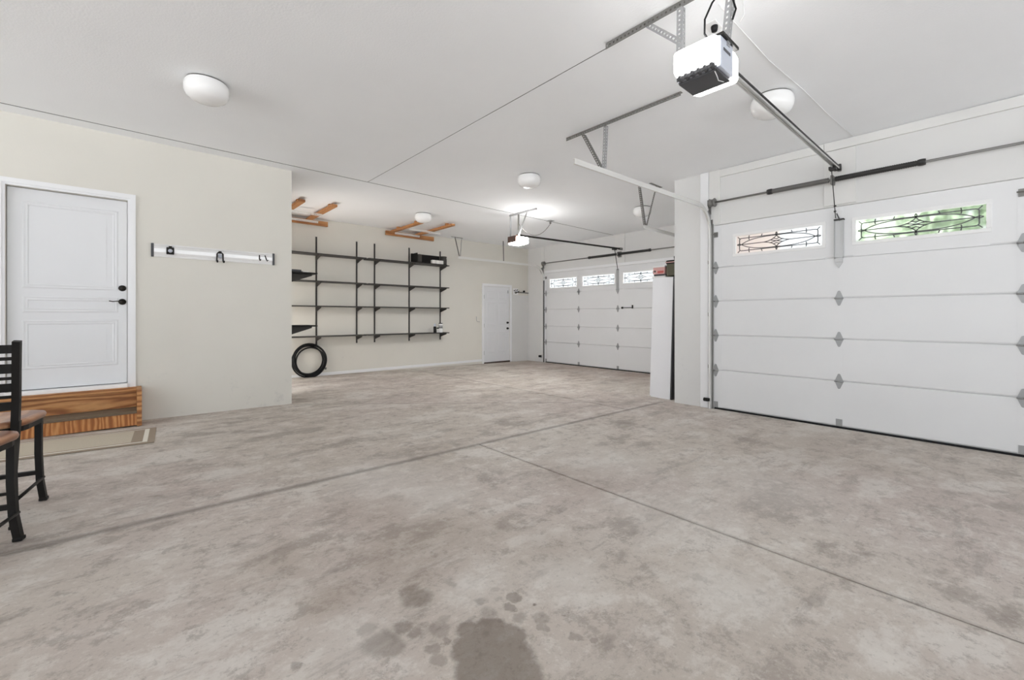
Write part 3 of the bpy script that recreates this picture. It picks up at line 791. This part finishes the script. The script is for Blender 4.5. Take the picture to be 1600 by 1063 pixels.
# ------------------------------------------------------------------ dome lamps
dome = [('white dome lamp on the near ceiling above the entry wall', .492, 4.37, 1.0), ('white dome lamp behind the drive rail of the near opener', 4.27, 1.29, 1.06),
        ('small white dome lamp alone in the middle of the ceiling', 4.155, 4.27, 1.0), ('white dome lamp above the right timber ceiling rack', 4.20, 7.22, 1.0),
        ('white dome lamp partly behind the V hanger near the pillar', 6.88, 4.16, 1.0)]
d0 = thing('dome_lamp', (0, 0, ZC), dome[0][0], 'ceiling light', 'ceiling dome lamps')
MB().lathe((0,0,ZC), [(0,0),(.140,0),(.146,-.010),(.140,-.016)], 40).build('base_ring', M_GALVD, d0)
MB().lathe((0,0,ZC), [(.148,-.012),(.157,-.030),(.160,-.065),(.155,-.098),(.138,-.130),(.105,-.152),(.055,-.163),(0,-.166)], 40).build('globe', M_GLOBE, d0)
for i, (lb, x, y, s) in enumerate(dome):
    o = d0 if i == 0 else copytree(d0, (x, y, ZC))
    o.location = (x, y, ZC); o['label'] = lb; o.scale = (s, s, s)

# ------------------------------------------------------------------ entry step, mat
st = thing('entry_step', (-.42, 6.1, fz(-.4)), 'orange stained timber step box below the entry door', 'step')
zb = fz(0)+.001
for x0 in (.070, -1.02):
    MB().box(x0, x0+.040, 5.935, YL-.005, zb+.004, .432, .003).build('side_board', M_PINE, st)
MB().box(-.98, .070, 6.205, YL-.005, .215, .395, .002).build('back_board', M_PINE, st)
MB().box(-.98, .070, 6.17, YL-.005, .395, .430, .003).build('top_rail', M_PINE, st)
MB().box(-.98, .070, 5.945, 6.205, .185, .213, .003).build('tread', M_TREAD, st)
MB().box(-.98, .070, 5.955, 5.975, zb+.012, .185, .002).build('riser', M_PINEV, st)

def matmat():
    m = mat('woven_mat', (.40,.35,.28), .9); t = NT(m); tc = t.n('ShaderNodeTexCoord').outputs['Object']
    t.bump(t.noise(tc, 260, 2), .5, .003)
    c = t.ramp(t.noise(tc, 300, 2), [(.35, (.46,.40,.31)), (.65, (.60,.54,.44))]); t.l(c, t.b.inputs['Base Color']); return m
M_MAT = matmat()
M_MATB = mat('mat_brown_border', (.32,.255,.195), .9); M_MATL = mat('mat_cream_stripe', (.74,.70,.62), .9)
mt_ = thing('door_mat', (-.42, 5.45, fz(-.42)), 'thin beige woven mat with brown border before the step', 'mat')
mt_.rotation_euler = (0, R(.9), R(-3.5))
def mz(b, x0, x1, y0, y1, z0, z1, name, m):
    o = mt_.location; MB().box(x0+o[0], x1+o[0], y0+o[1], y1+o[1], z0+o[2], z1+o[2], b).build(name, m, mt_)
mz(.002, -.62, .62, -.33, .33, .003, .010, 'border', M_MATB)
mz(.001, -.57, .57, -.285, .285, .006, .0115, 'stripe', M_MATL)
mz(.001, -.535, .535, -.265, .265, .008, .0122, 'inner_border', M_MATB)
mz(.001, -.455, .455, -.245, .245, .009, .0130, 'field', M_MAT)

# ------------------------------------------------------------------ chairs
def chair(x, y, rz, label):
    z0 = fz(x); t = thing('counter_chair', (0, 0, 0), label, 'chair', 'black metal chairs with wooden seats'); H = .555
    # saddle seat
    mb = MB(); n = 28; rings = []
    def outl(k):
        a = 2*math.pi*k/n; c, s_ = math.cos(a), math.sin(a); e = .55
        xx = .235*math.copysign(abs(c)**e, c); yy = .215*math.copysign(abs(s_)**e, s_)
        if yy > 0: xx *= 1.03; yy *= 1.06
        return xx, yy
    vs = []; lev = [(1.0, -.018, 0), (1.015, -.004, 0), (1.0, .008, 0), (.9, .010, 0), (.7, .001, 0), (.4, -.004, 0), (.12, -.002, 0)]
    for s_, dz, _ in lev:
        for k in range(n):
            xx, yy = outl(k); vs.append((xx*s_, yy*s_, H + dz + (.006*abs(xx)/.22 if s_ < .95 else 0)))
    m_ = len(lev); fs = [(i*n+k, i*n+(k+1)%n, (i+1)*n+(k+1)%n, (i+1)*n+k) for i in range(m_-1) for k in range(n)]
    fs.append(tuple(range(n))); fs.append(tuple((m_-1)*n+k for k in range(n)))
    mb.add(vs, fs, True); mb.build('seat', M_SEAT, t)
    ap = MB()
    pth = [(outl(k)[0]*.93, outl(k)[1]*.93, H-.034) for k in range(n)]
    ap.sweep(pth, [(-.016,-.006),(.016,-.006),(.016,.006),(-.016,.006)], None, True); ap.build('seat_frame', M_BLKMETAL, t)
    P = [(-.015,-.015),(.015,-.015),(.015,.015),(-.015,.015)]
    for sx in (-1, 1):
        MB().sweep([(sx*.190,.182,H-.02),(sx*.188,.185,H-.25),(sx*.192,.193,H-.42),(sx*.203,.212,.004)], P, (1,0,0)).build('leg', M_BLKMETAL, t)
        MB().box(sx*.203-.019, sx*.203+.019, .193, .232, 0, .018, .004).build('foot_cap', M_BLKMETAL, t)
        MB().sweep([(sx*.205,-.195,H+.02),(sx*.190,-.195,H-.25),(sx*.194,-.200,H-.42),(sx*.203,-.215,.004)], P, (1,0,0)).build('leg', M_BLKMETAL, t)
        MB().box(sx*.203-.019, sx*.203+.019, -.235, -.195, 0, .018, .004).build('foot_cap', M_BLKMETAL, t)
        MB().sweep([(sx*.200,-.195,H-.02),(sx*.207,-.205,H+.14),(sx*.214,-.228,H+.30),(sx*.225,-.262,H+.455)], P, (1,0,0)).build('back_post', M_BLKMETAL, t)
        MB().tube([(sx*.204,.205,.145),(sx*.204,-.21,.145)], .009, 8).build('stretcher', M_BLKMETAL, t)
    MB().box(-.20,.20,.195,.222,.165,.190,.003).build('footrest', M_BLKMETAL, t)
    MB().tube([(-.20,-.21,.19),(.20,-.21,.19)], .009, 8).build('stretcher', M_BLKMETAL, t)
    zz = H+.435
    for w in (.045, .018, .05, .016, .045, .016, .045):
        q = (zz-w/2-H)/.455; yy = -.195 - .067*q**1.6; hw = .20 + .024*q**1.4
        MB().sweep([(-hw, yy, zz-w/2), (-.1, yy-.018, zz-w/2), (0, yy-.024, zz-w/2), (.1, yy-.018, zz-w/2), (hw, yy, zz-w/2)],
                   [(-w/2,-.006),(w/2,-.006),(w/2,.006),(-w/2,.006)], (0,1,0)).build('back_slat', M_BLKMETAL, t)
        zz -= w + .020
    t.location = (x, y, z0); t.rotation_euler = (0, 0, R(rz))
    return t
chair(-.622, 3.746, -8.7, 'black ladder-back chair with wooden seat, farther one beside the step')
chair(-.664, 3.148, -15, 'nearer chair with wooden seat at the left edge, its back cut off')

# ------------------------------------------------------------------ hook rail on the entry wall
hr = thing('hook_rail', (.81, YL, 1.94), 'aluminium wall rail with black hooks right of the entry door', 'hook rail')
MB().sweep([(.215, YL-.001, 1.944), (1.405, YL-.001, 1.944)], [(-.072,0),(-.072,.012),(-.055,.016),(-.05,.012),(-.02,.020),(.02,.020),(.05,.012),(.055,.016),(.072,.012),(.072,0)], (0,-1,0)).build('rail', M_ALU, hr)
for x in (.192, 1.405): MB().box(x, x+.024, YL-.026, YL, 1.868, 2.02, .004).build('end_cap', M_DARKPL, hr)
h = MB(); h.box(.325,.395,YL-.042,YL-.018,1.905,1.985,.006); h.box(.345,.375,YL-.04,YL-.02,1.985,2.0,.003)
for x in (.330,.385): h.tube([(x,YL-.03,1.93),(x,YL-.06,1.905),(x,YL-.085,1.91),(x,YL-.09,1.925)], .006, 8)
h.build('hook', M_BLKMETAL, hr)
h = MB(); h.sweep([(.800,YL-.03,1.865),(.803,YL-.03,1.955),(.812,YL-.03,1.968),(.852,YL-.03,1.968),(.862,YL-.03,1.955),(.866,YL-.03,1.865)], [(-.006,-.012),(.006,-.012),(.006,.012),(-.006,.012)], (0,1,0))
h.box(.818,.848,YL-.04,YL-.02,1.965,1.99,.003)
for x in (.80,.866): h.tube([(x,YL-.03,1.88),(x,YL-.05,1.855),(x,YL-.09,1.85),(x,YL-.10,1.87)], .007, 8)
h.build('hook', M_BLKMETAL, hr)
MB().lathe((.360, YL-.042, 1.945), [(0,-.012),(.016,-.012),(.021,0)], 12, 'Y').build('clamp_knob', M_GREYPL, hr)
MB().lathe((.833, YL-.02, 1.93), [(0,-.012),(.022,-.012),(.026,0)], 12, 'Y').build('clamp_knob', M_GREYPL, hr)
for x, dx in ((1.255, 0), (1.335, .018)):
    MB().sweep([(x-dx,YL-.022,1.985),(x,YL-.026,1.93),(x+.003,YL-.05,1.912),(x+.006+dx*.3,YL-.065,1.925)], [(-.006,-.004),(.006,-.004),(.006,.004),(-.006,.004)], None).build('hook', M_BLKMETAL, hr)

# ------------------------------------------------------------------ wall shelving on the back wall
def shelving(ups, xa, xb, label):
    t = thing('wall_shelving', ((xa+xb)/2, YB, .62), label, 'shelving')
    hs = [2.405, 1.872, 1.385, .79]
    for x in ups:
        u = MB(); u.box(x-.014,x-.010,YB-.016,YB-.001,.63,2.79); u.box(x+.010,x+.014,YB-.016,YB-.001,.63,2.79); u.box(x-.014,x+.014,YB-.004,YB-.001,.63,2.79)
        for k in range(0, 54): u.box(x-.011,x+.011,YB-.016,YB-.013,.64+.04*k,.664+.04*k)
        u.build('upright', M_SHELF, t)
        for z in hs:
            MB().prism([(x-.005,YB-.014,z),(x-.005,YB-.285,z),(x-.005,YB-.285,z-.022),(x-.005,YB-.08,z-.075),(x-.005,YB-.014,z-.095)], (.010,0,0)).build('bracket', M_SHELF, t)
    for z in hs:
        MB().box(xa,xb,YB-.30,YB-.018,z+.001,z+.022,.003).build('shelf_board', M_SHELF, t)
    return t
shelving([1.98, 2.804, 3.622], 1.66, 3.715, 'left run of dark wall shelving above the hose coil')
shelving([4.019, 4.856, 5.698], 3.765, 5.775, 'right run of dark wall shelving holding a black crate')
# side shelves on the return wall
for z, lb, by in ((1.828, 'upper dark side shelf poking out past the cream wall corner', .13), (1.045, 'lower dark side shelf poking out past the cream wall corner', .115)):
    t = thing('side_shelf', (XE, 6.94, z), lb, 'shelf')
    MB().box(XE+.002, XE+.47, 6.70, 7.18, z, z+.02, .003).build('shelf_board', M_BLKMETAL, t)
    for y in (6.80, 7.10):
        MB().prism([(XE+.004,y,z-.001),(XE+.42,y,z-.001),(XE+.42,y,z-.022),(XE+.13,y,z-by),(XE+.004,y,z-by-.012)], (0,.012,0)).build('bracket', M_SHELF, t)
for i, (dy, dx, w, hh, m) in enumerate(((6.76,.05,.16,.045,M_BLKMETAL),(6.78,.24,.07,.03,M_PAPER),(6.80,.32,.05,.025,M_PAPER))):
    pass
tag(MB().box(XE+.06,XE+.26,6.75,6.95,1.849,1.885,.006).build('tool_case', M_DARKPL), 'flat dark case on the upper side shelf', 'case')
tag(MB().box(XE+.28,XE+.36,6.75,6.86,1.849,1.870,.004).build('small_carton', M_PAPER), 'pale little carton at the outer edge of the side shelf', 'carton')
# open black crate with rolled ends and three white packs
zc = 2.428
cr = thing('crate', (5.3, 8.84, zc), 'black open crate at the right end of the top shelf', 'crate')
c = MB(); c.box(4.90,5.66,8.965,8.985,zc,zc+.235,.003); c.box(4.90,5.72,8.70,8.985,zc,zc+.012,.002); c.box(4.90,4.92,8.70,8.97,zc+.012,zc+.22,.003)
c.build('crate_body', M_BLKMETAL, cr)
c = MB(); c.box(4.93,5.04,8.70,8.90,zc+.012,zc+.20,.03); c.build('end_pouch', M_SHELF, cr)
c = MB(); c.lathe((5.685,8.83,zc+.012), [(0,0),(.08,0),(.085,.03),(.085,.13),(.075,.165),(.085,.17),(.085,.2),(.06,.205),(0,.205)], 20); c.build('round_canister', M_SHELF, cr)
for i in range(3):
    x = 5.305 + .105*i
    p = MB(); p.box(x, x+.095, 8.70, 8.78, zc+.012, zc+.095, .006); p.box(x-.001, x+.096, 8.699, 8.781, zc+.05, zc+.053)
    tag(p.build('white_pack', M_PAPER), ['white pack in the black crate, leftmost of three', 'white pack in the black crate, middle of three', 'white pack in the black crate, rightmost of three'][i], 'pack', 'white packs in the crate')
# cans on the bottom shelf
zs = .8125
can = thing('spray_can', (5.42, 8.78, zs), 'dark slim can on the bottom shelf', 'can')
MB().lathe((5.42,8.78,zs), [(0,0),(.032,0),(.033,.004),(.033,.13),(.024,.145)], 16).build('can_body', M_BLKMETAL, can)
MB().lathe((5.42,8.78,zs+.145), [(.024,0),(.024,.004),(.024,.06),(.018,.065),(0,.065)], 14).build('cap', M_GREYPL, can)
can = thing('jar', (5.49, 8.76, zs), 'small clear-topped jar between the two shelf cans', 'jar')
MB().lathe((5.49,8.76,zs), [(0,0),(.026,0),(.027,.004),(.027,.08),(.022,.09)], 14).build('jar_body', M_PAPER, can)
MB().lathe((5.49,8.76,zs+.09), [(.022,0),(.027,.0),(.027,.025),(0,.026)], 14).build('lid', M_BLKMETAL, can)
can = thing('paint_tin', (5.575, 8.77, zs), 'grey and white tin at the right end of the bottom shelf', 'tin')
MB().lathe((5.575,8.77,zs), [(0,0),(.045,0),(.046,.004),(.046,.20),(.043,.206)], 18).build('tin_body', M_WHITEPL, can)
MB().lathe((5.575,8.77,zs+.206), [(.043,0),(.047,.002),(.047,.02),(0,.02)], 18).build('lid', M_DARKPL, can)
lb_ = MB(); lb_.lathe((5.575,8.77,zs), [(.0462,.10),(.0468,.10),(.0468,.17),(.0462,.17)], 18); lb_.build('label_band', M_GALV, can)

# hose coil leaning against the back wall
hs = thing('hose_coil', (2.653, 8.92, .01), 'coil of black hose leaning on the back wall', 'hose')
hp = MB(); path = []; N = 420; turns = 8
for i in range(N+1):
    a = 2*math.pi*turns*i/N; k = i/N*turns
    r = .288 + .024*math.sin(k*2.1) + .014*math.sin(k*5.3+1)
    ex, ez = .010*math.sin(k*1.7), .012*math.cos(k*2.9)
    z = .335 + r*math.sin(a) + ez
    lean = .16*(.68 - z)/.68
    path.append((2.645 + r*math.cos(a) + ex, 8.955 - .018*k*.55 - lean*.55, max(z, .019 + .006*(int(k)%2))))
hp.tube(path, .0145, 7); hp.build('hose', M_RUBBER, hs)
MB().tube([(2.645+.30,8.87,.14),(2.645+.305,8.85,.17)], .017, 10).build('coupling', M_GALVD, hs)

# ------------------------------------------------------------------ timber ceiling racks
def rack(x0, x1, cross, ang, label):
    t = thing('ceiling_rack', ((x0+x1)/2, 8.3, ZC), label, 'ceiling rack')
    MB().box(x0, x1, 8.905, 8.945, 3.005, 3.100, .003).build('ledger', M_STUD, t)
    for x, y0 in cross:
        MB().box(x, x+.09, y0, 8.90, 3.075, 3.115, .003).build('cross_board', M_STUD, t)
        MB().box(x+.015, x+.075, y0+.2, y0+.26, 3.115, ZC).build('spacer', M_STUD, t)
        MB().box(x+.015, x+.075, 8.6, 8.66, 3.115, ZC).build('spacer', M_STUD, t)
    for xa, xb, y in ang:
        MB().angle((xa, y, 3.072), (xb, y, 3.072), (0,-1,0), (0,0,-1), .034).build('perforated_angle', M_TRACK, t)
    return t
rack(1.66, 3.005, ((2.08, 7.50), (2.585, 7.46)), ((1.66, 2.66, 8.20), (1.66, 2.80, 8.86)), 'timber ceiling rack at left, partly hidden by the entry wall')
rack(4.25, 5.475, ((4.36, 7.62), (4.965, 7.40)), ((4.46, 5.24, 8.25), (4.44, 5.06, 8.86)), 'timber ceiling rack at right, above the black crate')

# ------------------------------------------------------------------ tool rail by the small door
tr = thing('tool_rail', (8.4, YB, 1.88), 'narrow dark tool rail on the wall right of the white six-panel door', 'hook rail')
MB().bar((8.16,YB-.02,1.885),(8.69,YB-.02,1.872),.028,.02,(0,1,0)).build('rail', M_GALVD, tr)
MB().box(8.10,8.30,YB-.012,YB,1.81,1.99,.004).build('back_plate', M_WHITEPL, tr)
for x, z in ((8.13,1.93),(8.18,1.86),(8.22,1.94),(8.27,1.90)):
    MB().tube([(x,YB-.012,z),(x,YB-.05,z-.01),(x+.01,YB-.07,z+.02)], .010, 8).build('hook', M_BLKMETAL, tr)
MB().lathe((8.50,YB-.035,1.915), [(0,-.03),(.022,-.03),(.03,-.01),(.022,.02),(0,.02)], 12, 'Y').build('clip', M_BLKMETAL, tr)
sw = MB().tube([(6.81,YB-.006,1.19),(6.812,YB-.006,1.09),(6.84,YB-.006,1.06),(6.92,YB-.006,1.052)], .006, 6)
tag(sw.build('wall_wire', M_GALV), 'short bent wire on the wall left of the six-panel door', 'wire')

# ------------------------------------------------------------------ cabinet behind the pillar and what lies on it
cb = thing('tall_cabinet', (6.35, 3.30, fz(6.35)), 'tall narrow white cabinet standing behind the pillar', 'cabinet')
zb = fz(6.4)
cx0 = 6.03
MB().box(cx0, cx0+.75, 3.185, 3.500, zb+.004, 1.792, .004).build('cabinet_body', M_CAB, cb)
for a, b in ((cx0+.004, cx0+.372), (cx0+.378, cx0+.746)):
    dd = MB().box(a, b, 3.501, 3.519, zb+.02, 1.785, .003).build('cabinet_door', M_CAB, cb)
    MB().box((b-.03) if a < cx0+.1 else a+.02, (b-.02) if a < cx0+.1 else a+.03, 3.519, 3.54, .9, 1.02).build('door_handle', M_GALV, dd)
MB().box(cx0+.006, cx0+.74, 3.165, 3.184, zb+.004, 1.788).build('gap_shade_panel', M_DARKPL, cb)  # dark strip painting in the shade of the gap beside the pillar
cb.rotation_euler = (R(1.6), 0, 0)
zt = 1.80
tag(MB().box(6.06,6.36,3.275,3.50,zt,zt+.018,.003).build('magazine', M_PAPER), 'pale magazine lying on the cabinet top under others', 'magazine')
tag(MB().box(6.07,6.35,3.27,3.47,zt+.0185,zt+.045,.003).build('magazine', M_DARKPL), 'dark magazine on the pale one atop the cabinet', 'magazine')
bx = thing('card_box', (6.2, 3.40, zt+.046), 'faded red and white box on the tall cabinet', 'box')
MB().box(6.06,6.34,3.285,3.475,zt+.046,zt+.165,.004).build('box_body', M_REDFADE, bx)
MB().box(6.055,6.345,3.28,3.48,zt+.150,zt+.176,.003).build('lid', M_WHITEPL, bx)
MB().box(6.0575,6.061,3.30,3.40,zt+.06,zt+.095).build('printed_band', M_RED, bx)
MB().lathe((6.058,3.445,zt+.09), [(0,-.003),(.016,-.003),(.016,.002)], 12, 'X').build('dot', M_DARKPL, bx)
bg2 = thing('tool_bag', (6.2, 3.19, zt), 'dark tool bag with a red strap on the cabinet beside the pillar', 'bag')
MB().box(6.06,6.36,3.10,3.262,zt+.002,zt+.20,.03).build('bag_body', M_KHAKI, bg2)
MB().box(6.055,6.365,3.098,3.266,zt+.185,zt+.245,.02).build('flap', M_BLKMETAL, bg2)
MB().box(6.052,6.368,3.10,3.270,zt+.205,zt+.22,.004).build('strap', M_REDFADE, bg2)
MB().tube([(6.1,3.13,zt+.24),(6.12,3.15,zt+.29),(6.28,3.15,zt+.29),(6.3,3.13,zt+.24)], .02, 8).build('bag_handle', M_BLKMETAL, bg2)

# ------------------------------------------------------------------ outside: blurred view through the leaded glass, and unseen bounce ground
gr = MB().box(9.0, 40, -30, 30, -.5, -.3)
gr.box(-30, X0-.01, -30, 30, -.5, -.02); gr.box(X0-.01, 9.0, Y1+.01, 30, -.5, -.09); gr.box(X0-.01, 9.0, -30, Y0_-.01, -.5, -.09)  # unseen ground added so sunlight bounces up onto the ceiling
drive = struct(gr.build('ground', M_BOUNCE))
tr = thing('tree', (11.5, .9, -.3), 'green leafy tree outside the right-hand leaded window', 'tree')
MB().sweep([(11.5,.9,-.3),(11.55,.95,1.2),(11.5,.9,2.6)], [(.14*math.cos(a),.14*math.sin(a)) for a in [i*math.pi/4 for i in range(8)]]).build('trunk', M_BARK, tr)
lf = MB()
for i in range(2600):
    v = Vector((random.gauss(0,1), random.gauss(0,1), random.gauss(0,1))).normalized() * (random.random()**.33)
    c0 = Vector((11.5 + v.x*1.0, .93 + v.y*1.15, 3.25 + v.z*1.0))
    a = Vector((random.gauss(0,1), random.gauss(0,1), random.gauss(0,.6))).normalized(); b = a.orthogonal().normalized()
    w = random.uniform(.06,.12); lf.add([c0-a*w, c0+b*w*.5, c0+a*w, c0-b*w*.5], [(0,1,2,3)])
lv_ = lf.build('leaves', M_LEAF, tr); lv_['kind'] = 'stuff'
struct(MB().box(6.004, 9.95, 2.85, 2.908, -.29, 3.3).build('wall_outside', M_HOUSE))
